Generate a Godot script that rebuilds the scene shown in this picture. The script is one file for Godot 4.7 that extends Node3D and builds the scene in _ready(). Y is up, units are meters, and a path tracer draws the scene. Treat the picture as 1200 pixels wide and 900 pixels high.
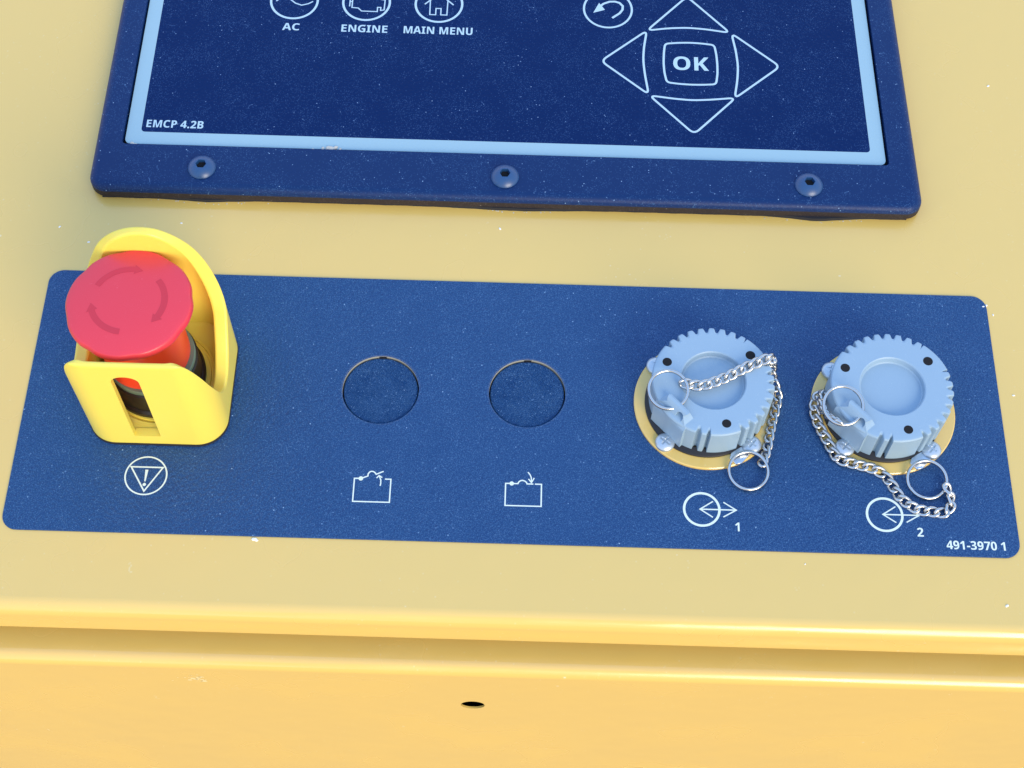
extends Node3D
# A yellow generator cabinet seen from above: controller keypad, label plate, emergency stop, capped sockets.
# Lengths below are millimetres; MM turns them into metres. y is up off the sheet, z runs towards the viewer.

const MM := 0.001
const TOP := 0.45          # face of the label plate
const KEY := 5.95          # face of the keypad
var M := {}
var rng := RandomNumberGenerator.new()


func _ready() -> void:
	rng.seed = 7
	# ---- camera ----
	var cam := Camera3D.new()
	cam.name = "camera"
	cam.transform = Transform3D(Basis(Vector3(0.999585, 0.013481, -0.025456), Vector3(-0.028804, 0.477051, -0.878404), Vector3(0.000302, 0.878772, 0.477241)).orthonormalized(), Vector3(-0.00088, 0.452248, 0.236675))
	cam.fov = 27.7168
	cam.near = 0.02
	cam.far = 50.0
	add_child(cam)
	cam.current = true
	# ---- sky, sun, exposure ----
	var env := Environment.new()
	env.background_mode = Environment.BG_SKY
	var sm := ProceduralSkyMaterial.new()
	sm.sky_top_color = Color(0.62, 0.78, 1.0)
	sm.sky_horizon_color = Color(0.94, 0.96, 1.0)
	sm.sky_curve = 0.3
	sm.ground_horizon_color = Color(0.70, 0.66, 0.60)
	sm.ground_bottom_color = Color(0.62, 0.57, 0.50)
	sm.sun_angle_max = 1.0
	var sky := Sky.new()
	sky.sky_material = sm
	env.sky = sky
	env.tonemap_mode = Environment.TONE_MAPPER_LINEAR
	env.tonemap_exposure = 1.5
	env.sdfgi_enabled = true
	env.ssao_enabled = true
	env.ssil_enabled = true
	var we := WorldEnvironment.new()
	we.name = "world_environment"
	we.environment = env
	add_child(we)
	var sun := DirectionalLight3D.new()
	sun.name = "sun"
	sun.light_energy = 0.66
	sun.light_color = Color(1.0, 0.96, 0.89)
	sun.light_angular_distance = 36.0
	sun.shadow_enabled = true
	add_child(sun)
	sun.look_at_from_position(Vector3(0.52, 0.52, 1.0), Vector3.ZERO)

	make_materials()
	make_cabinet()
	make_label_plate()
	make_controller()
	make_hole_plugs()
	make_guard()
	make_stop_button()
	make_sockets()
	make_chains()


# ------------------------------------------------------------------ materials
func lin(r: float, g: float, b: float) -> Color:
	return Color(r, g, b).linear_to_srgb()


func mat(key: String, c: Color, rough: float, metal := 0.0, spec := 0.5) -> StandardMaterial3D:
	var m := StandardMaterial3D.new()
	m.albedo_color = c
	m.roughness = rough
	m.metallic = metal
	m.metallic_specular = spec
	M[key] = m
	return m


func grain(freq: float, size: int, bump: float, sd: int) -> ImageTexture:
	var n := FastNoiseLite.new()
	n.seed = sd
	n.noise_type = FastNoiseLite.TYPE_SIMPLEX_SMOOTH
	n.frequency = freq
	n.fractal_octaves = 2
	var im := n.get_seamless_image(size, size)
	im.convert(Image.FORMAT_RGBA8)
	im.bump_map_to_normal_map(bump)
	return ImageTexture.create_from_image(im)


func dusty(base: Color, dust: Color, count: int, clumps: int, big: int, sd: int, size := 2048, film := 0.0) -> ImageTexture:
	# bare colour with grains of dust: fine grains, drifts of them, a few larger flecks and hairs
	var r := RandomNumberGenerator.new()
	r.seed = sd
	var im := Image.create(size, size, false, Image.FORMAT_RGB8)
	im.fill(base)
	if film > 0.0:
		var n := FastNoiseLite.new()
		n.seed = sd
		n.frequency = 0.35
		n.fractal_octaves = 3
		var nm := n.get_image(size, size)
		for y in size:
			for x in size:
				var v := nm.get_pixel(x, y).r
				im.set_pixel(x, y, base.lerp(dust, clampf((v - 0.42) * film, 0.0, 0.35)))
	var low := FastNoiseLite.new()
	low.seed = sd + 5
	low.frequency = 0.008
	for k in count:
		var x := r.randi() % size
		var y := r.randi() % size
		if low.get_noise_2d(x, y) + r.randf() * 0.9 < 0.35:
			continue
		im.set_pixel(x, y, base.lerp(dust, r.randf_range(0.12, 0.5)))
	for k in clumps:
		var cx := r.randf() * size
		var cy := r.randf() * size
		var s := r.randf_range(4.0, 22.0)
		for q in r.randi_range(4, 18):
			var x := clampi(int(cx + r.randfn() * s), 0, size - 1)
			var y := clampi(int(cy + r.randfn() * s), 0, size - 1)
			im.set_pixel(x, y, base.lerp(dust, r.randf_range(0.2, 0.7)))
	for k in big:
		var x := r.randi() % (size - 4)
		var y := r.randi() % (size - 4)
		var c := base.lerp(dust, r.randf_range(0.6, 1.0))
		im.set_pixel(x, y, c)
		im.set_pixel(x + 1, y, c)
		if r.randf() < 0.6:
			im.set_pixel(x, y + 1, c)
			im.set_pixel(x + 1, y + 1, base.lerp(c, 0.7))
		if r.randf() < 0.12:
			var a := r.randf() * TAU
			for q in r.randi_range(6, 16):
				a += r.randf_range(-0.25, 0.25)
				im.set_pixel(clampi(int(x + cos(a) * q), 0, size - 1), clampi(int(y + sin(a) * q), 0, size - 1), base.lerp(dust, 0.45))
	return ImageTexture.create_from_image(im)


func tri(m: StandardMaterial3D, per_metre: float, off := Vector3.ZERO) -> void:
	m.uv1_triplanar = true
	m.uv1_scale = Vector3.ONE * per_metre
	m.uv1_offset = off
	m.uv1_triplanar_sharpness = 8.0


func make_materials() -> void:
	var pebble := grain(0.22, 1024, 3.0, 3)
	var peel := grain(0.02, 1024, 2.0, 9)
	var navy := lin(0.005, 0.040, 0.142)
	var ink := lin(0.002, 0.016, 0.085)
	var dust := lin(0.42, 0.56, 0.74)
	var m := mat("plate", Color.WHITE, 0.48, 0.0, 0.4)
	m.albedo_texture = dusty(navy, dust, 420000, 3200, 1500, 21, 2048, 0.8)
	m.normal_enabled = true
	m.normal_texture = pebble
	m.normal_scale = 0.35
	tri(m, 3.0, Vector3(0.5, 0.5, 0.5))
	m = mat("keypad", Color.WHITE, 0.36, 0.0, 0.22)
	m.albedo_texture = dusty(ink, dust, 380000, 2200, 1500, 33)
	m.normal_enabled = true
	m.normal_texture = pebble
	m.normal_scale = 0.15
	tri(m, 3.0, Vector3(0.5, 0.5, 0.62))
	m = mat("bezel", Color.WHITE, 0.42, 0.0, 0.35)
	m.albedo_texture = dusty(lin(0.002, 0.022, 0.10), dust, 300000, 3600, 1900, 45)
	m.normal_enabled = true
	m.normal_texture = pebble
	m.normal_scale = 0.05
	tri(m, 3.0, Vector3(0.5, 0.5, 0.5))
	m = mat("plug", Color.WHITE, 0.45, 0.0, 0.2)
	m.albedo_texture = dusty(lin(0.002, 0.029, 0.118), dust, 420000, 5000, 2200, 57, 1024, 1.0)
	m.normal_enabled = true
	m.normal_texture = grain(0.3, 1024, 8.0, 13)
	m.normal_scale = 0.6
	tri(m, 9.0, Vector3(0.3, 0.5, 0.3))
	m = mat("yellow", Color.WHITE, 0.22, 0.0, 0.8)
	m.albedo_texture = dusty(lin(0.74, 0.50, 0.128), lin(0.80, 0.70, 0.50), 2500, 30, 30, 71, 1024)
	m.normal_enabled = true
	m.normal_texture = peel
	m.normal_scale = 0.10
	tri(m, 2.6, Vector3(0.5, 0.5, 0.5))
	var gl := FastNoiseLite.new()
	gl.seed = 4
	gl.frequency = 0.012
	gl.fractal_octaves = 4
	var gi := gl.get_seamless_image(512, 512)
	gi.convert(Image.FORMAT_RGB8)
	gi.adjust_bcs(1.35, 0.7, 1.0)
	m.roughness_texture = ImageTexture.create_from_image(gi)
	m.roughness = 0.34
	mat("raw_edge", lin(0.34, 0.34, 0.30), 0.5)
	mat("print", lin(0.70, 0.78, 0.69), 0.5)
	mat("print_pale", lin(0.44, 0.60, 0.68), 0.5)
	mat("border", lin(0.30, 0.455, 0.53), 0.42)
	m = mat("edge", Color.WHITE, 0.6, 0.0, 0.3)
	m.albedo_texture = dusty(lin(0.030, 0.024, 0.026), lin(0.30, 0.27, 0.24), 90000, 1500, 500, 91, 1024)  # frame side's yellow reflection put into its dark base colour; the grains are dust
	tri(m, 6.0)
	mat("rubber", lin(0.012, 0.014, 0.022), 0.75)
	mat("black", lin(0.012, 0.010, 0.010), 0.45)
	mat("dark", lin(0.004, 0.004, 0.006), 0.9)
	mat("screw", lin(0.012, 0.058, 0.17), 0.36, 0.0, 0.6)
	m = mat("cap", Color.WHITE, 0.42)
	m.albedo_texture = dusty(lin(0.265, 0.385, 0.50), lin(0.45, 0.56, 0.62), 90000, 900, 260, 63, 1024, 0.5)
	tri(m, 12.0)
	mat("zinc", lin(0.62, 0.68, 0.76), 0.28, 1.0)
	mat("steel", lin(0.50, 0.57, 0.63), 0.33, 0.65)
	mat("chrome", lin(0.60, 0.59, 0.57), 0.2, 1.0)
	m = mat("guard", Color.WHITE, 0.36)
	m.albedo_texture = dusty(lin(0.90, 0.70, 0.10), lin(0.93, 0.80, 0.34), 9000, 120, 60, 17, 1024, 0.25)
	tri(m, 9.0)
	m.subsurf_scatter_enabled = true
	m.subsurf_scatter_strength = 0.12
	m = mat("red", Color.WHITE, 0.34)
	m.albedo_texture = dusty(lin(0.72, 0.040, 0.062), lin(0.85, 0.30, 0.34), 9000, 160, 40, 19, 1024, 0.25)
	tri(m, 12.0)
	mat("red_dark", lin(0.58, 0.026, 0.045), 0.4)
	mat("neck", lin(0.97, 0.075, 0.026), 0.35)
	mat("seal", lin(0.13, 0.20, 0.14), 0.5)
	mat("scuff", lin(0.84, 0.70, 0.38), 0.5)
	mat("grit", lin(0.85, 0.84, 0.80), 0.7)
	mat("dirt", lin(0.55, 0.52, 0.46), 0.9)


# ------------------------------------------------------------------ nodes
func thing(called: String, label: String, category: String, at := Vector3.ZERO, group := "") -> Node3D:
	var o := Node3D.new()
	o.name = called
	o.position = at * MM
	add_child(o, true)
	tag(o, label, category, group)
	return o


func tag(o: Node, label: String, category: String, group := "") -> void:
	o.set_meta("label", label)
	o.set_meta("category", category)
	if group:
		o.set_meta("group", group)


func part(called: String, st: SurfaceTool, m: String, parent: Node) -> MeshInstance3D:
	var o := MeshInstance3D.new()
	o.name = called
	o.mesh = st.commit()
	o.material_override = M[m]
	parent.add_child(o, true)
	return o


func copy(o: Node3D, called: String, label: String, at: Vector3) -> Node3D:
	var c: Node3D = o.duplicate()
	c.name = called
	c.position = at * MM
	add_child(c, true)
	c.set_meta("label", label)
	return c


func mb() -> SurfaceTool:
	var st := SurfaceTool.new()
	st.begin(Mesh.PRIMITIVE_TRIANGLES)
	return st


func v3(x: float, y: float, z: float) -> Vector3:
	return Vector3(x, y, z)


# ------------------------------------------------------------------ shapes (all in mm)
func t3(st: SurfaceTool, a: Vector3, b: Vector3, c: Vector3, na: Vector3, nb: Vector3, nc: Vector3) -> void:
	if (b - a).cross(c - a).dot(na + nb + nc) > 0.0:
		var t := b
		b = c
		c = t
		t = nb
		nb = nc
		nc = t
	for k in 3:
		st.set_normal([na, nb, nc][k])
		st.add_vertex([a, b, c][k] * MM)


func quad(st: SurfaceTool, a: Vector3, b: Vector3, c: Vector3, d: Vector3, n: Vector3) -> void:
	t3(st, a, b, c, n, n, n)
	t3(st, a, c, d, n, n, n)


func loft(st: SurfaceTool, rows: Array, closed: bool) -> void:
	# rows[i][j]; outside is (row direction) x (along direction)
	var nr := rows.size()
	var nc: int = rows[0].size()
	var nj := nc if closed else nc - 1
	var acc := []
	for i in nr:
		var a := PackedVector3Array()
		a.resize(nc)
		acc.append(a)
	for i in nr - 1:
		for j in nj:
			var k := (j + 1) % nc
			var n: Vector3 = (rows[i + 1][j] - rows[i][k]).cross(rows[i + 1][k] - rows[i][j])
			acc[i][j] += n
			acc[i][k] += n
			acc[i + 1][j] += n
			acc[i + 1][k] += n
	for i in nr:
		for j in nc:
			acc[i][j] = acc[i][j].normalized()
	for i in nr - 1:
		for j in nj:
			var k := (j + 1) % nc
			var fa: Vector3 = (rows[i + 1][j] - rows[i][k]).cross(rows[i + 1][k] - rows[i][j])
			if fa.length() < 1e-9:
				continue
			t3(st, rows[i][j], rows[i][k], rows[i + 1][k], acc[i][j], acc[i][k], acc[i + 1][k])
			t3(st, rows[i][j], rows[i + 1][k], rows[i + 1][j], acc[i][j], acc[i + 1][k], acc[i + 1][j])


func lathe(st: SurfaceTool, prof: Array, n: int, at := Vector3.ZERO, shape = null) -> void:
	# prof: [r, y] points going up the outside, then inwards; sharp turns (over 30 degrees) stay sharp
	var section := [prof[0]]
	for i in range(1, prof.size()):
		section.append(prof[i])
		var last := i == prof.size() - 1
		var sharp := false
		if not last:
			var d0 := Vector2(prof[i][0] - prof[i - 1][0], prof[i][1] - prof[i - 1][1])
			var d1 := Vector2(prof[i + 1][0] - prof[i][0], prof[i + 1][1] - prof[i][1])
			sharp = absf(d0.angle_to(d1)) > 0.55
		if last or sharp:
			var rows := []
			for q in section:
				var row := PackedVector3Array()
				for j in n:
					var th := TAU * j / n
					var r: float = q[0]
					if shape != null:
						r = shape.call(th, r, q[1])
					row.append(at + v3(cos(th) * r, q[1], sin(th) * r))
				rows.append(row)
			loft(st, rows, true)
			section = [prof[i]]


func tube(st: SurfaceTool, pts: PackedVector3Array, r: float, n: int, closed: bool) -> void:
	var rows := []
	var cnt := pts.size()
	var up := Vector3.UP
	for i in cnt:
		var a := pts[(i - 1 + cnt) % cnt] if closed or i > 0 else pts[i]
		var b := pts[(i + 1) % cnt] if closed or i < cnt - 1 else pts[i]
		var t := (b - a).normalized()
		if i == 0:
			up = Vector3.UP if absf(t.y) < 0.9 else Vector3.RIGHT
		var nn := (up - t * up.dot(t)).normalized()
		up = nn
		var bb := t.cross(nn)
		var row := PackedVector3Array()
		for j in n:
			var ph := -TAU * j / n
			row.append(pts[i] + (nn * cos(ph) + bb * sin(ph)) * r)
		rows.append(row)
	if closed:
		# shortest-arc closing: frames of a planar loop meet again
		rows.append(rows[0])
	loft(st, rows, true)


func rrect(x0: float, x1: float, z0: float, z1: float, r: float, seg := 8) -> PackedVector2Array:
	var p := PackedVector2Array()
	for c in [[x1 - r, z1 - r, 0.0], [x0 + r, z1 - r, 90.0], [x0 + r, z0 + r, 180.0], [x1 - r, z0 + r, 270.0]]:
		for k in seg + 1:
			var a := deg_to_rad(c[2] + 90.0 * k / seg)
			p.append(Vector2(c[0] + cos(a) * r, c[1] + sin(a) * r))
	return p


func fill(st: SurfaceTool, poly: PackedVector2Array, to: Callable, n: Vector3) -> void:
	var idx := Geometry2D.triangulate_polygon(poly)
	for k in range(0, idx.size(), 3):
		t3(st, to.call(poly[idx[k]]), to.call(poly[idx[k + 1]]), to.call(poly[idx[k + 2]]), n, n, n)


func fill_with_holes(st: SurfaceTool, outline: PackedVector2Array, holes: Array, to: Callable, n: Vector3) -> void:
	# holes: [x, z, r], left to right and apart in x
	var lo := outline[0]
	var hi := outline[0]
	for p in outline:
		lo = lo.min(p)
		hi = hi.max(p)
	var x := lo.x - 1.0
	for h in holes + [null]:
		var x1: float = hi.x + 1.0 if h == null else h[0] - h[2] - 2.0
		for q in Geometry2D.intersect_polygons(outline, box2(x, x1, lo.y - 1, hi.y + 1)):
			fill(st, q, to, n)
		if h == null:
			break
		var s: float = h[2] + 2.0
		x = h[0] + s
		for q in Geometry2D.intersect_polygons(outline, box2(h[0] - s, x, lo.y - 1, h[1] - s)):
			fill(st, q, to, n)
		for q in Geometry2D.intersect_polygons(outline, box2(h[0] - s, x, h[1] + s, hi.y + 1)):
			fill(st, q, to, n)
		var seg := 96
		for k in seg:
			var a0 := TAU * k / seg
			var a1 := TAU * (k + 1) / seg
			var u0 := Vector2(cos(a0), sin(a0))
			var u1 := Vector2(cos(a1), sin(a1))
			var c := Vector2(h[0], h[1])
			var s0 := u0 * (s / maxf(absf(u0.x), absf(u0.y)))
			var s1 := u1 * (s / maxf(absf(u1.x), absf(u1.y)))
			quad(st, to.call(c + u0 * h[2]), to.call(c + s0), to.call(c + s1), to.call(c + u1 * h[2]), n)


func box2(x0: float, x1: float, z0: float, z1: float) -> PackedVector2Array:
	return PackedVector2Array([Vector2(x0, z0), Vector2(x1, z0), Vector2(x1, z1), Vector2(x0, z1)])


func inset(p: PackedVector2Array, d: float) -> PackedVector2Array:
	# moves a convex-ish outline inwards along its vertex normals (outline runs from +x to +z)
	var out := PackedVector2Array()
	var n := p.size()
	for i in n:
		var a := (p[i] - p[(i - 1 + n) % n]).normalized()
		var b := (p[(i + 1) % n] - p[i]).normalized()
		var na := Vector2(a.y, -a.x)
		var nb := Vector2(b.y, -b.x)
		var m := (na + nb).normalized()
		out.append(p[i] - m * d / maxf(0.3, m.dot(na)))
	return out


func ring3(p: PackedVector2Array, y: float) -> PackedVector3Array:
	# runs the way loft wants it
	var row := PackedVector3Array()
	for q in p:
		row.append(v3(q.x, y, q.y))
	return row


func slab(st: SurfaceTool, outline: PackedVector2Array, y0: float, y1: float, bevel: float, holes := [], segs := 5) -> void:
	var rows := [ring3(outline, y0), ring3(outline, y1 - bevel)]
	var top := outline
	if bevel > 0.0:
		loft(st, rows, true)
		rows = []
		for k in segs + 1:
			var a := PI / 2 * k / segs
			top = inset(outline, bevel * (1.0 - cos(a)))
			rows.append(ring3(top, y1 - bevel + bevel * sin(a)))
	loft(st, rows, true)
	var to := func(q: Vector2): return v3(q.x, y1, q.y)
	if holes.is_empty():
		fill(st, top, to, Vector3.UP)
	else:
		fill_with_holes(st, top, holes, to, Vector3.UP)


func well(st: SurfaceTool, x: float, z: float, r: float, y0: float, y1: float) -> void:
	# wall of a round hole, facing its axis
	lathe(st, [[r, y1], [r, y0]], 96, v3(x, 0, z))


func stroke(st: SurfaceTool, pts: Array, w: float, y: float, closed := false) -> void:
	# a printed line of width w on the face at height y
	var p := PackedVector2Array()
	for q in pts:
		p.append(Vector2(q[0], q[1]))
	var n := p.size()
	var l := PackedVector3Array()
	var r := PackedVector3Array()
	for i in n:
		var a := p[(i - 1 + n) % n] if closed or i > 0 else p[i]
		var b := p[(i + 1) % n] if closed or i < n - 1 else p[i]
		var d0 := (p[i] - a).normalized() if a != p[i] else (b - p[i]).normalized()
		var d1 := (b - p[i]).normalized() if b != p[i] else d0
		var n0 := Vector2(-d0.y, d0.x)
		var m := (n0 + Vector2(-d1.y, d1.x)).normalized()
		m *= 0.5 * w / maxf(0.45, m.dot(n0))
		l.append(v3(p[i].x + m.x, y, p[i].y + m.y))
		r.append(v3(p[i].x - m.x, y, p[i].y - m.y))
	for i in (n if closed else n - 1):
		var k := (i + 1) % n
		quad(st, l[i], r[i], r[k], l[k], Vector3.UP)


func arc(cx: float, cz: float, rx: float, rz: float, a0: float, a1: float, n: int) -> Array:
	var o := []
	for k in n:
		var a := deg_to_rad(lerpf(a0, a1, float(k) / (n - 1)))
		o.append([cx + cos(a) * rx, cz + sin(a) * rz])
	return o


func circle(st: SurfaceTool, cx: float, cz: float, r: float, w: float, y: float) -> void:
	stroke(st, arc(cx, cz, r, r, 0, 352.5, 48), w, y, true)


func dot(st: SurfaceTool, x: float, z: float, r: float, y: float) -> void:
	var p := PackedVector2Array()
	for q in arc(x, z, r, r, 0, 345, 24):
		p.append(Vector2(q[0], q[1]))
	fill(st, p, func(q: Vector2): return v3(q.x, y, q.y), Vector3.UP)


func rounded(pts: Array, r: float, seg := 5) -> Array:
	# closed outline with its corners rounded by quadratic curves
	var o := []
	var n := pts.size()
	for i in n:
		var c := Vector2(pts[i][0], pts[i][1])
		var a := Vector2(pts[(i - 1 + n) % n][0], pts[(i - 1 + n) % n][1])
		var b := Vector2(pts[(i + 1) % n][0], pts[(i + 1) % n][1])
		var p := c + (a - c).normalized() * minf(r, (a - c).length() * 0.45)
		var q := c + (b - c).normalized() * minf(r, (b - c).length() * 0.45)
		for k in seg + 1:
			var t := float(k) / seg
			var e := p.lerp(c, t).lerp(c.lerp(q, t), t)
			o.append([e.x, e.y])
	return o


func text(words: String, x: float, z: float, y: float, tall: float, wide: float, parent: Node, m := "print") -> void:
	# lettering laid on the face at height y, centred on (x, z), as tall and wide as given
	var f := SystemFont.new()
	f.font_names = PackedStringArray(["Droid Sans"])
	f.font_weight = 700
	var t := TextMesh.new()
	t.text = words
	t.font = f
	t.font_size = 64
	t.depth = 0.0
	t.pixel_size = 0.0001
	t.curve_step = 0.5
	var box := t.get_aabb()
	var o := MeshInstance3D.new()
	o.name = "lettering"
	o.mesh = t
	o.material_override = M[m]
	parent.add_child(o, true)
	var b := Basis(Vector3.RIGHT * wide * MM / box.size.x, Vector3.FORWARD * tall * MM / box.size.y, Vector3.UP)
	o.transform = Transform3D(b, v3(x, y + 0.01, z) * MM - b * v3(box.get_center().x, box.get_center().y, 0))


# ------------------------------------------------------------------ the cabinet
func make_cabinet() -> void:
	var o := thing("metal_cabinet", "glossy yellow sheet-metal cabinet with rounded folded edges carrying all the controls", "cabinet")
	# lid: top face, folded front lip with a rounded edge, returned underneath
	var st := mb()
	var x0 := -420.0
	var x1 := 420.0
	var r := 4.6
	var zf := 74.6
	var outline := box2(x0, x1, -480, zf - r)
	fill_with_holes(st, outline, [[-44.2, -5.2, 12.7], [4.05, -5.4, 12.7]], func(q: Vector2): return v3(q.x, 0, q.y), Vector3.UP)
	var prof := []
	for k in 13:
		var a := PI / 2 * k / 12.0
		prof.append([zf - r + r * sin(a), -r + r * cos(a)])
	prof.append([zf, -14.6])
	for k in range(1, 5):
		var a := PI / 2 * k / 4.0
		prof.append([zf - 0.5 + 0.5 * cos(a), -14.6 - 0.5 * sin(a)])
	fold(st, prof, x0, x1)
	quad(st, v3(x0, -15.1, zf - 0.5), v3(x1, -15.1, zf - 0.5), v3(x1, -15.1, zf - 2.0), v3(x0, -15.1, zf - 2.0), Vector3.DOWN)
	quad(st, v3(x0, -15.1, zf - 2.0), v3(x1, -15.1, zf - 2.0), v3(x1, -2.0, zf - 2.0), v3(x0, -2.0, zf - 2.0), Vector3.FORWARD)
	part("top_sheet", st, "yellow", o)
	# front panel: its ledge runs in under the lip, then rolls over and drops away
	st = mb()
	var yl := -24.0
	zf = 82.4
	r = 3.9
	quad(st, v3(x0, yl, 40), v3(x1, yl, 40), v3(x1, yl, zf - r), v3(x0, yl, zf - r), Vector3.UP)
	prof = []
	for k in 13:
		var a := PI / 2 * k / 12.0
		prof.append([zf - r + r * sin(a), yl - r + r * cos(a)])
	fold(st, prof, x0, x1)
	fill_with_holes(st, box2(x0, x1, yl - r - 420.0, yl - r), [[-11.1, -58.2, 4.0]], func(q: Vector2): return v3(q.x, q.y, zf), Vector3.BACK)
	part("front_panel", st, "yellow", o)
	st = mb()
	var rows := []
	for d in [0.7, 0.0]:
		var row := PackedVector3Array()
		for k in 48:
			var a := TAU * k / 48
			row.append(v3(-11.1 + cos(a) * 4.0, -58.2 + sin(a) * 4.0, zf - d))
		rows.append(row)
	loft(st, rows, true)
	part("drain_hole", st, "yellow", o)
	# pale scuffs rubbed into the paint of the front panel, and grit lying on the lid
	st = mb()
	for k in 40:
		var big := k < 14
		fleck(st, v3(-100.0 + rng.randfn() * 2.6, -38.0 + rng.randfn() * 1.8, zf) if k < 30 else v3([143.0, -127.2, -175.0, -165.0, -20.0][k % 5] + rng.randfn() * 1.5, [-33.1, -122.0, -102.5, -103.0, -90.0][k % 5] + rng.randfn(), zf), Vector3.BACK, rng.randf_range(0.35, 1.1) if big else rng.randf_range(0.12, 0.4))
	part("scuff", st, "scuff", o).set_meta("kind", "stuff")
	st = mb()
	for q in [[-80.2, 49.0, 0.75], [158.9, -44.0, 0.9], [160.0, -44.6, 0.5], [-6.8, -70.5, 0.45], [153.5, 63.9, 0.5], [172.3, -140.4, 0.45], [-79.4, 49.4, 0.4], [162.0, -41.0, 0.35], [165.0, -10.0, 0.4], [-160.0, -66.0, 0.4], [-118.0, -69.0, 0.35], [-149.0, -60.0, 0.4], [92.0, 52.0, 0.25]]:
		lathe(st, [[q[2], 0.0], [q[2] * 0.8, q[2] * 0.4], [0.0, q[2] * 0.6]], 8, v3(q[0], 0, q[1]), func(th: float, r: float, _y: float): return r * (1.0 + 0.35 * sin(th * 2.0 + q[0])))
	part("grit", st, "grit", o).set_meta("kind", "stuff")
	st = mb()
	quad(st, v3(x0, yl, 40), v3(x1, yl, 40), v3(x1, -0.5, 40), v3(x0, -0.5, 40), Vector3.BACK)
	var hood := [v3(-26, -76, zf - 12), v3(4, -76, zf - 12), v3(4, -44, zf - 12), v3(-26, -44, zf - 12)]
	quad(st, hood[0], hood[1], hood[2], hood[3], Vector3.BACK)  # black box added behind the drain hole to keep it dark inside
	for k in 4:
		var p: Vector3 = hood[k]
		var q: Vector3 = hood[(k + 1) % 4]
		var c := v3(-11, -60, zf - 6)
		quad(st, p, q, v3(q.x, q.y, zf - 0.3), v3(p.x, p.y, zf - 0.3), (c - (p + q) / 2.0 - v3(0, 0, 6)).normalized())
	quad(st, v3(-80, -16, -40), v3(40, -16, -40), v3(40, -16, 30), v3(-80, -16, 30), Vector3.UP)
	part("dark_backing", st, "dark", o)


func fleck(st: SurfaceTool, at: Vector3, n: Vector3, r: float) -> void:
	# a small ragged film of scraped paint
	var u := Vector3.RIGHT
	var w := n.cross(u)
	var p := []
	for k in 9:
		var a := TAU * k / 9.0
		var q := r * rng.randf_range(0.45, 1.0)
		p.append(at + n * 0.03 + u * cos(a) * q * 1.5 + w * sin(a) * q * 0.7)
	for k in 9:
		t3(st, at + n * 0.03, p[k], p[(k + 1) % 9], n, n, n)


func fold(st: SurfaceTool, prof: Array, x0: float, x1: float) -> void:
	# a sheet folded along x: prof is [z, y], from the back over the edge and down
	var rows := []
	for k in range(prof.size() - 1, -1, -1):
		rows.append(PackedVector3Array([v3(x1, prof[k][1], prof[k][0]), v3(x0, prof[k][1], prof[k][0])]))
	loft(st, rows, false)


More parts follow.
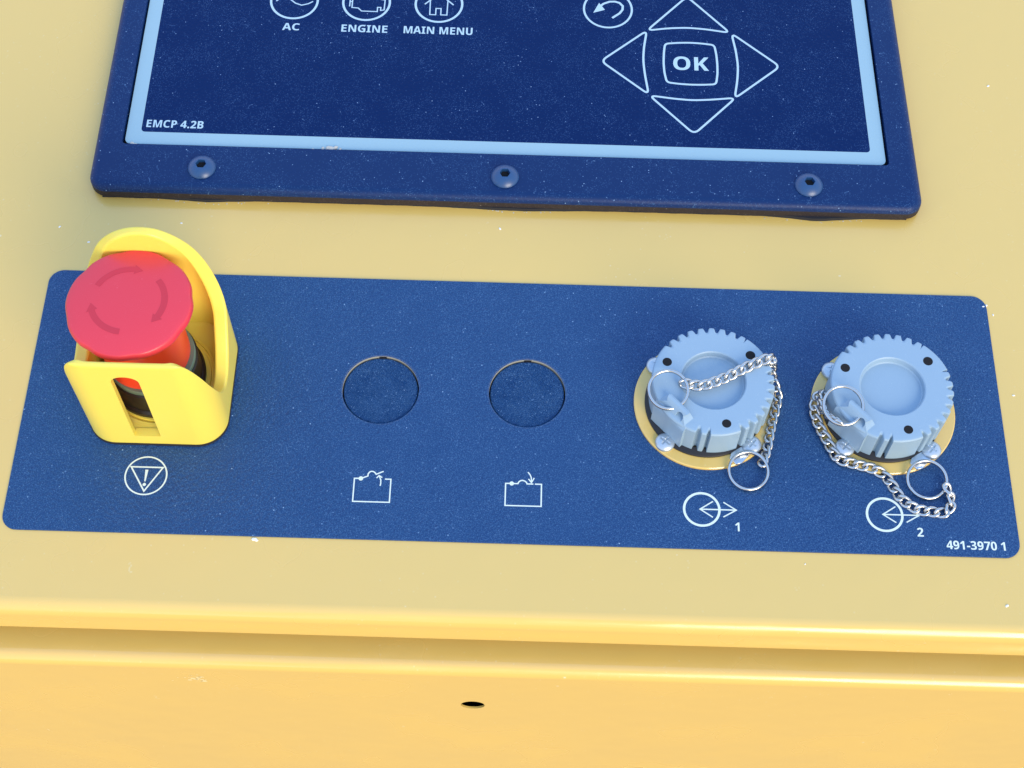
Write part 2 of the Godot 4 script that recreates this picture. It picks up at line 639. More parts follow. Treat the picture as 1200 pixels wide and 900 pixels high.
# ------------------------------------------------------------------ label plate with the switch symbols
func make_label_plate() -> void:
	var o := thing("label_plate", "long navy label plate with white symbols lying below the controller", "label plate")
	var st := mb()
	slab(st, rrect(-160, 160, -48.1, 48.1, 5.0), 0.0, TOP, 0.12, [[-44.2, -5.2, 12.6], [4.05, -5.4, 12.6]], 2)
	part("plate", st, "plate", o)
	for h in [[-44.2, -5.2], [4.05, -5.4]]:
		st = mb()
		lathe(st, [[12.95, TOP + 0.012], [12.6, TOP - 0.16]], 96, v3(h[0], 0, h[1]))
		well(st, h[0], h[1], 12.6, -2.0, TOP - 0.16)
		part("cut_edge", st, "raw_edge", o)
	var y := TOP + 0.03
	st = mb()
	circle(st, -116.9, 28.4, 6.6, 0.5, y)
	stroke(st, [[-122.0, 25.4], [-111.8, 25.4], [-116.8, 33.8]], 0.5, y, true)
	fill(st, PackedVector2Array([Vector2(-117.35, 26.3), Vector2(-116.35, 26.3), Vector2(-116.75, 30.4), Vector2(-117.15, 30.4)]), func(q: Vector2): return v3(q.x, y, q.y), Vector3.UP)
	dot(st, -117.0, 31.5, 0.55, y)
	part("warning_symbol", st, "print", o)
	st = mb()
	stroke(st, [[-49.0, 27.2], [-50.45, 27.2], [-50.45, 35.25], [-38.8, 35.25], [-38.8, 27.2], [-40.7, 27.2]], 0.42, y)
	dot(st, -48.4, 27.2, 0.75, y + 0.01)
	stroke(st, [[-48.4, 27.2], [-46.2, 26.3], [-46.2, 25.6], [-45.8, 24.9], [-45.2, 24.6], [-44.6, 24.65], [-44.1, 24.95], [-43.6, 25.6], [-41.3, 24.5]], 0.42, y + 0.02)
	stroke(st, [[-42.1, 29.6], [-41.95, 28.8], [-42.0, 27.6], [-42.6, 26.1]], 0.38, y + 0.01)
	stroke(st, [[-43.4, 26.9], [-42.65, 26.0], [-41.6, 26.7]], 0.38, y + 0.02)
	part("open_breaker_symbol", st, "print", o)
	st = mb()
	stroke(st, [[7.2, 27.45], [9.3, 27.45], [9.3, 35.15], [-2.15, 35.15], [-2.15, 27.45], [-0.8, 27.45]], 0.42, y)
	dot(st, -0.2, 27.45, 0.72, y + 0.01)
	stroke(st, [[-0.2, 27.45], [1.8, 27.45], [2.0, 26.9], [2.5, 26.45], [3.25, 26.25], [4.0, 26.5], [4.5, 26.95], [4.7, 27.45], [6.7, 27.45]], 0.42, y + 0.02)
	stroke(st, [[4.9, 23.3], [5.6, 24.2], [6.0, 25.2], [6.1, 26.9]], 0.38, y + 0.01)
	stroke(st, [[5.1, 25.7], [6.1, 26.95], [6.95, 25.3]], 0.38, y + 0.02)
	part("closed_breaker_symbol", st, "print", o)
	for s in [0.0, 58.0]:
		st = mb()
		circle(st, 60.25 + s, 34.55, 5.6, 0.78, y)
		stroke(st, [[59.7 + s, 34.5], [71.2 + s, 34.5]], 0.45, y + 0.01)
		stroke(st, [[63.9 + s, 31.7], [59.7 + s, 34.5], [63.7 + s, 37.2]], 0.42, y + 0.02)
		stroke(st, [[67.2 + s, 31.9], [71.2 + s, 34.5], [67.0 + s, 37.0]], 0.42, y + 0.02)
		part("socket_symbol", st, "print", o)
	text("1", 71.3, 40.25, y, 3.0, 1.35, o)
	text("2", 129.0, 40.25, y, 3.0, 2.0, o)
	text("491-3970 1", 146.05, 44.25, y, 2.95, 18.5, o)


# ------------------------------------------------------------------ controller
func make_controller() -> void:
	var o := thing("controller_panel", "large navy controller with light blue bordered keypad and raised frame", "control panel")
	var st := mb()
	var g := PackedVector2Array()
	# rubber gasket squeezed out in front of the screws
	var n := 160
	for k in n + 1:
		var x := lerpf(136.0, -147.0, float(k) / n)
		var z := -79.1
		for b in [[-110.0, 11.0, 0.9], [-1.0, 20.0, 0.9], [104.5, 11.0, 1.5]]:
			z += b[2] * exp(-pow((x - b[0]) / b[1], 2.0))
		g.append(Vector2(x, z + 0.05 * sin(x * 0.5) + 0.03 * sin(x * 1.3)))
	g.append(Vector2(-148.0, -250))
	g.append(Vector2(134.0, -250))
	slab(st, g, 0.0, 1.5, 0.0)
	part("gasket", st, "rubber", o)
	# frame: rounded moulding with a rectangular opening
	st = mb()
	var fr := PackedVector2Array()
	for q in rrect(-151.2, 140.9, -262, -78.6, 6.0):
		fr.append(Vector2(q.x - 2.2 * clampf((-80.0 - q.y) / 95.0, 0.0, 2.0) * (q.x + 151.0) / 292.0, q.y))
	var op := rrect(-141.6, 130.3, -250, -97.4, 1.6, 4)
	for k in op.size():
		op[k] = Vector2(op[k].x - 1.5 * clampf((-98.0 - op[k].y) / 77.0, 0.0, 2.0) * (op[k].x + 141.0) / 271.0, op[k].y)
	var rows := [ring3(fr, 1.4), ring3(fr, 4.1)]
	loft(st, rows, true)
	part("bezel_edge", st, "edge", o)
	st = mb()
	rows = [ring3(fr, 4.1), ring3(fr, 4.3)]
	loft(st, rows, true)
	rows = []
	var top := fr
	for k in 7:
		var a := PI / 2 * k / 6.0
		top = inset(fr, 3.0 * (1.0 - cos(a)))
		rows.append(ring3(top, 4.3 + 2.7 * sin(a)))
	loft(st, rows, true)
	var to := func(q: Vector2): return v3(q.x, 7.0, q.y)
	for strip in [box2(-200, 200, -97.4, 0), box2(-200, 200, -400, -250), box2(-200, -5, -250, -97.4), box2(-5, 200, -250, -97.4)]:
		for q in Geometry2D.intersect_polygons(top, strip):
			for w in Geometry2D.clip_polygons(q, op):
				fill(st, w, to, Vector3.UP)
	rows = [ring3(op, 7.0), ring3(op, 4.0)]
	loft(st, rows, true)
	var bz := part("bezel", st, "bezel", o)
	bz.set_meta("label", "raised navy frame with dust on it")
	# keypad: printed face and its light blue border
	st = mb()
	var inr := PackedVector2Array()
	var out := PackedVector2Array()
	var face := rrect(-140.9, 129.4, -249, -98.3, 2.2, 6)
	var inn := rrect(-135.8, 124.3, -244, -103.7, 1.4, 6)
	for k in face.size():
		out.append(Vector2(face[k].x - 1.5 * clampf((-98.0 - face[k].y) / 77.0, 0.0, 2.0) * (face[k].x + 141.0) / 271.0, face[k].y))
		inr.append(Vector2(inn[k].x - 1.4 * clampf((-98.0 - inn[k].y) / 77.0, 0.0, 2.0) * (inn[k].x + 141.0) / 271.0, inn[k].y))
	slab(st, inr, 4.6, KEY, 0.0)
	part("keypad", st, "keypad", o)
	st = mb()
	loft(st, [ring3(out, 4.3), ring3(out, KEY)], true)
	for k in out.size():
		var q := (k + 1) % out.size()
		quad(st, v3(out[k].x, KEY, out[k].y), v3(inr[k].x, KEY, inr[k].y), v3(inr[q].x, KEY, inr[q].y), v3(out[q].x, KEY, out[q].y), Vector3.UP)
	part("border", st, "border", o)
	st = mb()
	quad(st, v3(-146, 4.2, -255), v3(135, 4.2, -255), v3(135, 4.2, -95), v3(-146, 4.2, -95), Vector3.UP)
	part("recess", st, "dark", o)
	# keys
	var y := KEY + 0.03
	for pts in [
		[[45.4, -157.2], [60.8, -174.4], [76.4, -157.2], [67.5, -158.6], [60.5, -159.1], [53.5, -158.6]],
		[[28.2, -142.0], [45.4, -157.2], [44.2, -149.3], [43.8, -143.2], [44.3, -136.5], [45.6, -127.0]],
		[[94.2, -141.8], [76.9, -157.0], [78.2, -148.5], [78.7, -141.5], [78.2, -135.0], [76.8, -126.3]],
		[[61.6, -109.6], [45.8, -126.6], [54.8, -125.4], [61.4, -124.9], [68.0, -125.4], [77.2, -126.6]]]:
		st = mb()
		stroke(st, rounded(pts, 2.6), 0.78, y, true)
		part("arrow_key", st, "print_pale", o)
	st = mb()
	stroke(st, rounded([[52.0, -151.1], [57.0, -151.7], [61.2, -151.9], [65.5, -151.7], [70.3, -151.1], [70.9, -146.5], [71.1, -142.0], [71.0, -137.5], [70.3, -132.6], [65.5, -132.2], [61.4, -132.1], [57.0, -132.3], [52.3, -132.9], [51.5, -137.5], [51.3, -142.0], [51.5, -146.5]], 1.4), 0.78, y, true)
	var ok := part("ok_key", st, "print_pale", o)
	text("OK", 61.4, -142.0, y, 6.4, 13.1, ok, "print_pale")
	st = mb()
	circle(st, 30.9, -167.1, 9.0, 0.78, y)
	stroke(st, [[32.5, -162.8], [35.3, -165.2], [36.4, -167.0], [36.5, -168.8], [35.3, -170.3], [33.6, -170.9], [31.6, -170.8], [29.3, -169.7], [27.6, -168.0]], 0.85, y + 0.01)
	fill(st, PackedVector2Array([Vector2(25.4, -165.1), Vector2(27.6, -170.0), Vector2(29.8, -166.7)]), func(q: Vector2): return v3(q.x, y + 0.02, q.y), Vector3.UP)
	part("return_key", st, "print_pale", o)
	st = mb()
	circle(st, -86.9, -166.9, 8.75, 0.85, y)
	stroke(st, [[-93.7, -166.4], [-91.9, -168.2], [-90.5, -168.7], [-89.3, -168.2], [-86.4, -165.6], [-84.0, -164.7], [-81.6, -165.5], [-79.9, -166.7]], 0.5, y + 0.01)
	var key := part("generator_key", st, "print_pale", o)
	text("AC", -87.0, -154.1, y, 3.4, 6.4, key, "print_pale")
	st = mb()
	circle(st, -59.8, -167.1, 8.75, 0.85, y)
	stroke(st, [[-65.1, -171.0], [-65.1, -164.3], [-62.7, -164.1], [-61.4, -162.7], [-55.5, -162.6], [-55.5, -164.7], [-54.3, -164.7], [-54.3, -163.2], [-53.0, -163.5], [-52.9, -168.4], [-54.3, -168.6], [-54.3, -169.9], [-55.6, -169.9], [-55.6, -171.6], [-59.0, -172.6], [-62.0, -172.6], [-62.0, -171.0]], 0.45, y + 0.01, true)
	stroke(st, [[-66.0, -169.8], [-66.0, -164.8]], 0.45, y + 0.01)
	stroke(st, [[-66.0, -167.2], [-65.2, -167.2]], 0.45, y + 0.02)
	key = part("engine_key", st, "print_pale", o)
	text("ENGINE", -59.7, -154.2, y, 3.5, 17.1, key, "print_pale")
	st = mb()
	circle(st, -32.6, -167.2, 8.75, 0.85, y)
	stroke(st, [[-35.9, -169.0], [-35.8, -161.9], [-33.6, -161.9], [-33.6, -165.0], [-31.7, -165.0], [-31.7, -161.9], [-29.4, -161.9], [-29.3, -169.0]], 0.45, y + 0.01)
	stroke(st, [[-37.9, -166.9], [-32.7, -172.4], [-27.1, -166.9]], 0.55, y + 0.02)
	key = part("menu_key", st, "print_pale", o)
	text("MAIN MENU", -32.3, -154.3, y, 3.5, 25.6, key, "print_pale")
	text("EMCP 4.2B", -124.1, -107.4, y, 3.4, 20.3, o, "print_pale")
	# button-head screws
	for p in [[-112.0, -87.9], [-5.6, -87.7], [101.0, -87.8]]:
		st = mb()
		var hex := func(th: float, r: float, yy: float) -> float:
			if r > 1.95 or r == 0.0:
				return r
			return r * cos(PI / 6) / cos(fposmod(th, PI / 3) - PI / 6)
		lathe(st, [[4.85, 0.0], [4.95, 0.25], [4.7, 0.8], [4.1, 1.4], [3.3, 1.95], [2.5, 2.3], [2.0, 2.45], [1.9, 2.45], [1.8, 1.0], [0.0, 0.9]], 72, v3(p[0], 7.0, p[1]), hex)
		var s := part("screw", st, "screw", o)
		st = mb()
		lathe(st, [[1.78, 1.02], [0.0, 1.02]], 6, v3(p[0], 7.0, p[1]))
		part("hex_socket", st, "dark", s)
	# white grit caught along the border and under the frame
	st = mb()
	for q in [[-138.0, 6.0, -98.2, 0.9, 0.5], [-137.0, 6.0, -98.0, 0.6, 0.4], [-68.0, 6.05, -98.6, 1.3, 0.55], [-66.2, 6.05, -98.9, 0.9, 0.5], [-70.5, 6.05, -98.4, 0.7, 0.4], [-74.0, 6.0, -98.1, 0.4, 0.3], [-64.3, 6.0, -98.3, 0.6, 0.3]]:
		lathe(st, [[q[3], 0.0], [q[3] * 0.8, q[4] * 0.6], [0.0, q[4]]], 9, v3(q[0], q[1], q[2]), func(th: float, r: float, _y: float): return r * (1.0 + 0.3 * sin(th * 2.0 + q[0])))
	for k in 46:
		var c: float = [-109.0, 0.0, 104.0][k % 3]
		var x := c + rng.randfn() * 9.0
		var z: float = -78.0 + [0.9, 0.9, 1.5][k % 3] * exp(-pow((x - c) / 11.0, 2.0)) - 0.75
		lathe(st, [[rng.randf_range(0.12, 0.3), 0.0], [0.0, 0.18]], 6, v3(x, 0.0, z + rng.randf_range(0.0, 0.5)))
	part("grit", st, "dirt", o).set_meta("kind", "stuff")


# ------------------------------------------------------------------ plugged switch holes
func make_hole_plugs() -> void:
	var o := thing("hole_plug", "round textured navy plug in left empty switch hole, above the open-lever symbol", "hole plug", v3(-44.2, 0, -5.2), "plugs in the empty switch holes")
	var st := mb()
	lathe(st, [[12.2, -2.2], [12.2, -0.55], [12.05, -0.32], [11.7, -0.22], [0.0, -0.2]], 96)
	part("disc", st, "plug", o)
	st = mb()
	slab(st, rrect(-1.2, 1.2, -12.58, -12.1, 0.1, 2), -1.2, 0.2, 0.0)
	part("key_notch", st, "dark", o)
	copy(o, "hole_plug_001", "round textured navy plug in right empty switch hole, above the closed-lever symbol", v3(4.05, 0, -5.4))


# ------------------------------------------------------------------ guard and emergency stop
const GC := Vector2(-115.0, 0.0)
const WALL := 1.9
const SLOT := Vector2(-5.8, 2.6)   # the slot in the front plate, from and to, beside the middle


func guard_plan(side: float, front: float, back: float) -> PackedVector2Array:
	# closed plan of the guard, set in from its outer faces, starting at the left of the slot and running round by the left side
	var hx := 22.4 - side
	var z1 := 17.4 - front
	var z0 := -27.0 + back
	var r := 9.5 - minf(side, 2.6)
	var p := PackedVector2Array()
	for k in 8:
		p.append(Vector2(lerpf(SLOT.x, -hx + r, k / 8.0), z1))
	var cs := [[-hx + r, z1 - r, 90.0], [-hx + r, z0 + r, 180.0], [hx - r, z0 + r, 270.0], [hx - r, z1 - r, 360.0]]
	for i in 4:
		for k in 17:
			var a := deg_to_rad(cs[i][2] + 90.0 * k / 16.0)
			p.append(Vector2(cs[i][0] + cos(a) * r, cs[i][1] + sin(a) * r))
		if i < 3:
			var a0 := p[p.size() - 1]
			var c1: Array = cs[i + 1]
			var b0 := Vector2(c1[0] + cos(deg_to_rad(c1[2])) * r, c1[1] + sin(deg_to_rad(c1[2])) * r)
			for k in range(1, 24):
				p.append(a0.lerp(b0, k / 24.0))
	for k in range(1, 9):
		p.append(Vector2(lerpf(hx - r, SLOT.y, k / 8.0), z1))
	return p


func guard_height(s: float, left: bool) -> float:
	# height of the rim by distance s along the plan from the middle of the front; the left side stands higher than the right
	if s <= 15.5:
		return 52.0
	var t := [[14.0, 52.0], [15.5, 52.0], [17.5, 51.6], [19.5, 49.0], [22.0, 42.0], [25.0, 31.5], [28.5, 21.5], [33.0, 14.5], [39.0, 12.0], [46.0, 15.5], [53.0, 23.5], [58.0, 31.0], [62.0, 38.5], [66.0, 46.5], [70.0, 53.0], [74.0, 57.2], [78.0, 59.6], [81.5, 60.2], [90.0, 60.2]]
	if left:
		t = [[14.0, 52.0], [15.5, 52.0], [17.5, 51.4], [19.5, 48.0], [22.5, 39.5], [26.0, 32.0], [31.0, 29.6], [40.0, 30.0], [48.0, 31.0], [53.0, 32.5], [58.0, 37.0], [62.0, 43.5], [66.0, 50.5], [70.0, 55.2], [74.0, 58.2], [78.0, 59.8], [81.5, 60.2], [90.0, 60.2]]
	for i in range(1, t.size() - 2):
		if s <= t[i + 1][0]:
			var u: float = (s - t[i][0]) / (t[i + 1][0] - t[i][0])
			return cubic_interpolate_in_time(t[i][1], t[i + 1][1], t[i - 1][1], t[i + 2][1], u, t[i + 1][0] - t[i][0], t[i - 1][0] - t[i][0], t[i + 2][0] - t[i][0])
	return 60.2


func guard_band(st: SurfaceTool, a: PackedVector2Array, b: PackedVector2Array, h: PackedFloat32Array, lo: PackedFloat32Array) -> void:
	# wall between outer plan a and inner plan b, from lo to h, with a rounded rim
	var r := 0.9
	var rows := []
	var steps := [[0.0, -1.0]]   # [distance in from the outer face, or 10 + distance in from the inner one; height over the rim's foot]
	for k in 7:
		var q := PI / 2 * k / 6.0
		steps.append([r * (1.0 - cos(q)), r * sin(q)])
	for k in 7:
		var q := PI / 2 * (1.0 - k / 6.0)
		steps.append([10.0 + r * (1.0 - cos(q)), r * sin(q)])
	steps.append([10.0, -1.0])
	for s in steps:
		var row := PackedVector3Array()
		for j in a.size():
			var wide := a[j].distance_to(b[j])
			var p := a[j].lerp(b[j], s[0] / wide if s[0] < 2.0 else 1.0 - (s[0] - 10.0) / wide)
			var y: float = lo[j] if s[1] < -0.5 else h[j] - r + s[1]
			row.append(v3(GC.x + p.x, y, p.y))
		rows.append(row)
	# keep the flat walls flat: separate bands for outer wall, rim, inner wall
	loft(st, rows.slice(0, 2), false)
	loft(st, rows.slice(1, rows.size() - 1), false)
	loft(st, rows.slice(rows.size() - 2), false)


func make_guard() -> void:
	var o := thing("button_guard", "bright yellow plastic guard with arched back and slotted front around the red button", "button guard")
	var st := mb()
	var a := guard_plan(0.0, 0.0, 0.0)
	var b := guard_plan(4.4, WALL, 3.0)
	var h := PackedFloat32Array()
	var lo := PackedFloat32Array()
	var s := -SLOT.x
	var total := 2.0 * 81.6
	for j in a.size():
		if j > 0:
			s += a[j].distance_to(a[j - 1])
		h.append(guard_height(minf(s, total - s), s < total / 2.0))
		lo.append(1.4)
	guard_band(st, a, b, h, lo)
	# the slot in the front plate: wall over its round head, sill under it, and its two sides
	var sa := PackedVector2Array()
	var sb := PackedVector2Array()
	var sh := PackedFloat32Array()
	var sl := PackedFloat32Array()
	var n := 24
	var mid := (SLOT.x + SLOT.y) / 2.0
	var half := (SLOT.y - SLOT.x) / 2.0
	var zi := 17.4 - WALL
	for k in n + 1:
		var x := mid + half * cos(PI * k / n)
		sa.append(Vector2(x, 17.4))
		sb.append(Vector2(x, zi))
		sh.append(52.0)
		sl.append(42.2 + 3.4 * sin(PI * k / n))
	guard_band(st, sa, sb, sh, sl)
	for k in n:
		quad(st, v3(GC.x + sa[k].x, sl[k], 17.4), v3(GC.x + sa[k].x, sl[k], zi), v3(GC.x + sa[k + 1].x, sl[k + 1], zi), v3(GC.x + sa[k + 1].x, sl[k + 1], 17.4), v3(-cos(PI * (k + 0.5) / n), -sin(PI * (k + 0.5) / n), 0))
	var l := GC.x + SLOT.x
	var r := GC.x + SLOT.y
	quad(st, v3(l, 1.4, 17.4), v3(r, 1.4, 17.4), v3(r, 6.6, 17.4), v3(l, 6.6, 17.4), Vector3.BACK)
	quad(st, v3(l, 6.6, zi - 1.0), v3(r, 6.6, zi - 1.0), v3(r, 6.6, 17.4), v3(l, 6.6, 17.4), Vector3.UP)
	for x in [l, r]:
		quad(st, v3(x, 6.6, zi), v3(x, 6.6, 17.4), v3(x, 42.3, 17.4), v3(x, 42.3, zi), v3(1.0 if x == l else -1.0, 0, 0))
	part("shroud", st, "guard", o)
	# floor: dished, with a groove round the button
	st = mb()
	var wall := guard_plan(3.4, 1.0, 2.0)
	# close the front gap
	var ring := PackedVector2Array(wall)
	for k in range(1, 8):
		ring.append(Vector2(lerpf(SLOT.y, SLOT.x, k / 8.0), 16.4))
	var rows := []
	for lev in [[1.0, 9.6], [0.55, 7.6], [0.08, 6.5]]:
		var row := PackedVector3Array()
		for p in ring:
			var c := p - Vector2(0, -4.3)
			var w: Vector2 = (c.normalized() * 17.0).lerp(c, lev[0])
			row.append(v3(GC.x + w.x, lerpf(lev[1], 6.4, smoothstep(0.0, 10.0, w.y)), w.y - 4.3))
		rows.append(row)
	loft(st, rows, true)
	lathe(st, [[18.0, 6.45], [16.9, 6.55], [16.7, 5.8], [16.1, 5.8], [15.9, 6.6], [11.0, 6.7]], 80, v3(GC.x, 0, -4.3))
	part("base_floor", st, "guard", o)
	# thin dark seat under the guard
	st = mb()
	var seat := PackedVector2Array()
	for p in rrect(-22.6, 22.6, -27.1, 17.65, 9.6):
		seat.append(p + GC)
	slab(st, seat, TOP - 0.2, 1.5, 0.0)
	part("seat_gasket", st, "rubber", o)


func dome(r: float) -> float:
	return 52.6 - 1.5 * pow(clampf(r / 18.6, 0.0, 1.0), 2.6)


func make_stop_button() -> void:
	var o := thing("emergency_stop_button", "red mushroom emergency stop button standing inside the yellow guard", "stop button", v3(-117.0, 0, -5.4))
	var st := mb()
	lathe(st, [[15.4, 6.0], [15.5, 8.4], [15.0, 9.2], [14.6, 9.4], [14.5, 10.4], [14.5, 18.2], [14.1, 18.8], [12.0, 18.9]], 72, v3(1.0, 0, 0.8))
	part("collar", st, "black", o)
	st = mb()
	lathe(st, [[13.8, 18.5], [14.0, 18.9], [14.0, 20.2], [13.7, 20.6], [12.0, 20.6]], 72, v3(1.0, 0, 0.8))
	part("seal_ring", st, "seal", o)
	st = mb()
	lathe(st, [[13.4, 20.5], [13.4, 36.0], [13.6, 40.0], [14.2, 43.5], [15.4, 46.0], [16.6, 47.4]], 72)
	part("neck", st, "neck", o)
	st = mb()
	var prof := [[12.0, 46.0], [15.5, 46.6], [17.6, 47.3], [18.9, 48.1], [19.25, 49.1], [19.2, 50.1], [18.8, 50.85]]
	for k in 14:
		var r := 18.4 * (1.0 - k / 13.0)
		prof.append([r, dome(r) + 0.0])
	var lobes := func(th: float, r: float, _y: float) -> float:
		var w := clampf((r - 13.0) / 5.5, 0.0, 1.0)
		return r * (1.0 - 0.022 * w * w * pow(absf(cos(4.0 * th + 0.9 + 0.25 * sin(th * 3.0))), 6.0))
	lathe(st, prof, 240, Vector3.ZERO, lobes)
	var head := part("mushroom_head", st, "red", o)
	for a in [[-154.0, -78.0, 11.0], [-42.0, 38.0, 11.0], [95.0, 168.0, 11.0]]:
		st = mb()
		var m := 20
		for k in m:
			var a0 := deg_to_rad(lerpf(a[0], a[1] - 9.0, float(k) / m))
			var a1 := deg_to_rad(lerpf(a[0], a[1] - 9.0, float(k + 1) / m))
			var q := []
			for e in [[a0, -0.95], [a0, 0.95], [a1, 0.95], [a1, -0.95]]:
				var r: float = a[2] + e[1]
				q.append(v3(cos(e[0]) * r, dome(r) + 0.05, sin(e[0]) * r))
			quad(st, q[0], q[1], q[2], q[3], Vector3.UP)
		var tip := []
		for e in [[a[1] - 9.0, -1.7], [a[1] - 9.0, 1.7], [a[1] + 5.0, 0.0]]:
			var r: float = a[2] + e[1]
			tip.append(v3(cos(deg_to_rad(e[0])) * r, dome(r) + 0.05, sin(deg_to_rad(e[0])) * r))
		t3(st, tip[0], tip[1], tip[2], Vector3.UP, Vector3.UP, Vector3.UP)
		part("turn_arrow", st, "red_dark", head)


# ------------------------------------------------------------------ sockets with screwed caps
func screw_head(st: SurfaceTool, at: Vector3, turn: float) -> void:
	var n := 72
	var rows := []
	for i in 22:
		var t := i / 21.0
		var r := 3.15 * (1.0 - t)
		var y := 0.6 + 1.75 * sqrt(maxf(0.0, 1.0 - pow(r / 3.3, 2.0)))
		var row := PackedVector3Array()
		for j in n:
			var th := TAU * j / n
			var d := absf(sin(th - turn)) * r
			var e := absf(cos(th - turn)) * r
			var cut := 0.0
			if d < 0.36 and r < 2.7 or e < 0.32 and r < 1.6:
				cut = y - 2.0 if y > 2.0 else 0.0
			row.append(at + v3(cos(th) * r, y - cut, sin(th) * r))
		rows.append(row)
	loft(st, rows, true)
	lathe(st, [[3.1, 0.0], [3.2, 0.6], [3.15, 1.1]], 36, at)


func make_sockets() -> void:
	var o := thing("connector_socket", "round yellow-flanged socket under the cover whose chain crosses its face", "socket", v3(62.7, TOP, -2.9), "flanged connector sockets")
	var st := mb()
	lathe(st, [[23.6, 0.0], [23.6, 0.75], [23.3, 1.0], [12.0, 1.0]], 120)
	part("flange", st, "yellow", o)
	st = mb()
	lathe(st, [[19.6, 0.8], [19.6, 1.5], [19.2, 1.8], [17.0, 2.6]], 96, v3(-0.5, 0, 0.1))
	part("shell", st, "black", o)
	for p in [[-13.8, 15.0, 0.7], [14.1, 15.0, -0.9], [-16.2, -13.2, 0.3], [14.5, -14.6, 1.1]]:
		st = mb()
		screw_head(st, v3(p[0], 1.0, p[1]), p[2])
		var s := part("screw", st, "steel", o)
		st = mb()
		var d := Vector2(cos(p[2]), sin(p[2]))
		var e := Vector2(-d.y, d.x)
		for q in [[d, e, 2.6, 0.34], [e, d, 1.5, 0.30]]:
			var u: Vector2 = q[0] * q[2]
			var w: Vector2 = q[1] * q[3]
			var c := Vector2(p[0], p[1])
			var f := []
			for g in [c + u + w, c - u + w, c - u - w, c + u - w]:
				f.append(v3(g.x, 2.05 + 0.02 * q[2], g.y))
			quad(st, f[0], f[1], f[2], f[3], Vector3.UP)
		part("drive_slot", st, "dark", s)
	# sheet-metal eyelet held by the near right screw
	st = mb()
	var tongue := PackedVector2Array()
	var dir := Vector2(-0.72, 0.69)
	var side := Vector2(0.69, 0.72)
	for q in [[-2.5, 2.2], [3.0, 2.0], [7.0, 2.4], [8.6, 1.4], [8.6, -1.4], [7.0, -2.4], [3.0, -2.0], [-2.5, -2.2]]:
		tongue.append(Vector2(14.1, 15.0) + dir * q[0] + side * q[1])
	slab(st, tongue, 1.02, 1.7, 0.15, [], 2)
	part("eyelet", st, "zinc", o)
	copy(o, "connector_socket_001", "round yellow-flanged socket at the plate's right end, chain trailing over its flange", v3(120.8, TOP, -2.9))

	var c := thing("socket_cover", "ribbed pale blue plastic socket cover with a chain lying across its face", "socket cover", v3(63.55, 0, -4.3), "ribbed socket covers")
	st = mb()
	var teeth := func(th: float, r: float, _y: float) -> float:
		if r < 17.0:
			return r
		var deg := rad_to_deg(th)
		var off := absf(fposmod(deg - 138.0 + 180.0, 360.0) - 180.0)
		if off < 30.0:
			return r
		# smooth stretches beside the three holes and at the lug
		for g in [-37.0, 80.0, 150.0, 200.0]:
			var d := absf(fposmod(deg - g + 180.0, 360.0) - 180.0)
			if d < [17.0, 15.0, 34.0, 20.0][[-37.0, 80.0, 150.0, 200.0].find(g)]:
				return r
		var u := absf(fposmod(deg / 10.6, 1.0) - 0.5) * 2.0
		return r - 1.7 * smoothstep(0.34, 0.86, u) * clampf((r - 17.0) / 1.5, 0.0, 1.0)
	lathe(st, [[18.0, 1.9], [19.5, 2.0], [19.75, 2.6], [19.75, 14.3], [19.4, 14.8], [18.8, 15.0], [17.2, 15.0], [10.7, 15.0], [10.35, 14.7], [10.1, 12.9], [9.7, 12.6], [0.0, 12.6]], 720, Vector3.ZERO, teeth)
	part("body", st, "cap", c)
	for g in [[-38.0, 15.6, 1.35], [-157.0, 16.0, 1.3], [77.0, 15.9, 1.25]]:
		st = mb()
		var hx: float = cos(deg_to_rad(g[0])) * g[1]
		var hz: float = sin(deg_to_rad(g[0])) * g[1]
		lathe(st, [[g[2] + 0.25, 14.99], [g[2] + 0.2, 15.04], [g[2], 15.03], [g[2] - 0.1, 15.025], [0.0, 15.02]], 32, v3(hx, 0, hz))
		part("hole", st, "dark", c)
	# lug the ring goes through: a flat upright tongue with a round eye
	var lug := CSGCombiner3D.new()
	lug.name = "lug"
	c.add_child(lug, true)
	var pol := CSGPolygon3D.new()
	pol.name = "tongue"
	var pp := PackedVector2Array()
	for q in [[14.4, 14.2], [14.6, 17.0], [14.9, 17.5], [15.6, 17.8], [16.4, 17.6], [17.0, 17.0], [19.5, 13.4], [19.7, 12.4], [19.7, 2.6], [14.4, 2.6]]:
		pp.append(Vector2(q[0], q[1]) * MM)
	pol.polygon = pp
	pol.depth = 13.4 * MM
	pol.material = M["cap"]
	lug.add_child(pol)
	pol.position.z = 6.7 * MM
	var eye := CSGCylinder3D.new()
	eye.name = "eye"
	eye.operation = CSGShape3D.OPERATION_SUBTRACTION
	eye.radius = 1.5 * MM
	eye.height = 14.0 * MM
	eye.sides = 24
	eye.material = M["cap"]
	eye.rotation.z = PI / 2
	eye.position = v3(16.0, 15.6, -2.6) * MM
	lug.add_child(eye)
	# ends of the lug taper down to the rim
	for d in [-1.0, 1.0]:
		var cut := CSGBox3D.new()
		cut.name = "end_cut"
		cut.operation = CSGShape3D.OPERATION_SUBTRACTION
		cut.size = v3(10, 8, 4) * MM
		cut.material = M["cap"]
		cut.rotation.x = deg_to_rad(d * 38.0)
		cut.position = v3(17.5, 18.6, d * 7.7) * MM
		lug.add_child(cut)
	var ang := deg_to_rad(138.0)
	lug.transform = Transform3D(Basis(Vector3.UP, -ang), Vector3.ZERO)
	copy(c, "socket_cover_001", "ribbed pale blue plastic socket cover with bare face, by the plate's right end", v3(121.0, 0, -4.0))


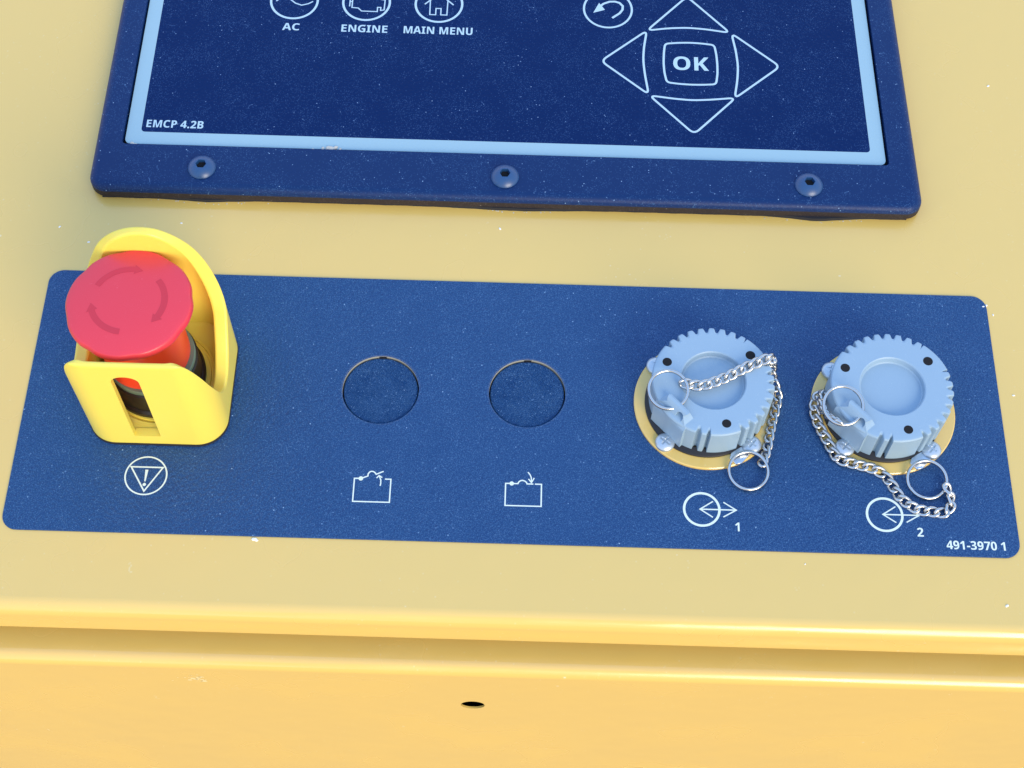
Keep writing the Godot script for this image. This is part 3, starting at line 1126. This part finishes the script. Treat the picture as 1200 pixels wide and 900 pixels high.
# ------------------------------------------------------------------ keeper chains
func link_mesh() -> ArrayMesh:
	var st := mb()
	var p := PackedVector3Array()
	for k in 28:
		var a := TAU * k / 28
		var q := v3(cos(a) * 2.2, 0, sin(a) * 1.36)
		q.y = 0.5 * sin(2.0 * a)   # the twist of a curb link
		p.append(q)
	tube(st, p, 0.56, 8, true)
	return st.commit()


func ring_mesh(r: float) -> ArrayMesh:
	var st := mb()
	var p := PackedVector3Array()
	for k in 121:
		var t := k / 120.0
		var a := TAU * 1.9 * t
		var lift := -0.42 + 0.84 * smoothstep(0.42, 0.58, t)
		p.append(v3(cos(a) * r, lift * 0.6, sin(a) * r))
	tube(st, p, 0.50, 10, false)
	return st.commit()


func make_chains() -> void:
	var link := link_mesh()
	var ring := ring_mesh(6.25)
	var c := thing("keeper_chain", "silver chain running across a pale blue cover and down its right side", "chain", Vector3.ZERO, "keeper chains with split rings")
	add_chain(c, link, [v3(54.6, 16.4, -1.9), v3(59.2, 15.85, -1.7), v3(63.6, 15.9, -3.1), v3(68.1, 15.9, -5.3), v3(72.6, 15.9, -8.0), v3(77.4, 16.0, -10.5), v3(81.0, 16.2, -12.0), v3(83.1, 14.6, -12.6), v3(83.5, 10.0, -12.3), v3(84.2, 6.2, -10.5), v3(85.6, 4.2, -7.0), v3(85.8, 3.2, -3.4), v3(84.0, 2.6, 3.6), v3(82.8, 2.5, 8.6), v3(81.7, 2.2, 13.6), v3(80.4, 2.2, 17.6)])
	add_ring(c, ring, v3(48.7, 17.2, 0.9), 14.0, 0.0)
	add_ring(c, ring, v3(75.4, 2.4, 21.5), 9.0, 2.0)
	c = thing("keeper_chain_001", "silver chain hanging left of a bare cover and trailing over the navy plate", "chain", Vector3.ZERO, "keeper chains with split rings")
	add_chain(c, link, [v3(102.5, 14.5, 9.0), v3(99.9, 11.0, 4.6), v3(99.3, 8.5, 0.2), v3(100.0, 6.5, -5.0), v3(98.4, 4.2, -4.6), v3(97.9, 2.8, -0.6), v3(98.8, 2.3, 3.7), v3(100.7, 2.2, 8.2), v3(102.4, 2.1, 12.3), v3(104.2, 2.0, 15.7), v3(107.0, 1.9, 17.0), v3(111.1, 1.9, 18.1), v3(115.5, 1.7, 19.2), v3(118.9, 1.3, 21.0), v3(121.2, 1.2, 24.5), v3(123.3, 1.2, 28.4), v3(126.3, 1.2, 31.4), v3(129.7, 1.2, 33.0), v3(133.6, 1.2, 33.5), v3(136.9, 1.2, 33.6), v3(139.0, 1.4, 31.9), v3(139.5, 1.8, 28.7), v3(138.8, 2.3, 26.2)])
	add_ring(c, ring, v3(104.1, 16.9, 4.6), 16.0, 1.0)
	add_ring(c, ring, v3(132.4, 2.4, 22.8), 9.0, 3.0)


func add_ring(c: Node3D, m: ArrayMesh, at: Vector3, tilt: float, turn: float) -> void:
	var o := MeshInstance3D.new()
	o.name = "split_ring"
	o.mesh = m
	o.material_override = M["chrome"]
	c.add_child(o, true)
	o.transform = Transform3D(Basis(Vector3.RIGHT, deg_to_rad(tilt)) * Basis(Vector3.UP, turn), at * MM)


func add_chain(c: Node3D, m: ArrayMesh, pts: Array) -> void:
	var cv := Curve3D.new()
	cv.bake_interval = 0.1
	for i in pts.size():
		var t: Vector3 = (pts[mini(i + 1, pts.size() - 1)] - pts[maxi(i - 1, 0)]) / 6.0
		cv.add_point(pts[i], -t, t)
	var count := roundi(cv.get_baked_length() / 3.08)
	for k in count + 1:
		var s := cv.get_baked_length() * k / count
		var p := cv.sample_baked(s)
		var d := (cv.sample_baked(s + 0.8) - cv.sample_baked(s - 0.8)).normalized()
		var side := d.cross(Vector3.UP)
		side = side.normalized() if side.length() > 0.2 else Vector3.RIGHT
		var up := side.cross(d).normalized()
		var roll := deg_to_rad(38.0 + rng.randf_range(-9.0, 9.0))
		var b := Basis(d, up, side) * Basis(Vector3.RIGHT, roll)
		b = Basis(up, rng.randf_range(-0.08, 0.08)) * b
		var o := MeshInstance3D.new()
		o.name = "link"
		o.mesh = m
		o.material_override = M["chrome"]
		c.add_child(o, true)
		o.transform = Transform3D(b, p * MM)
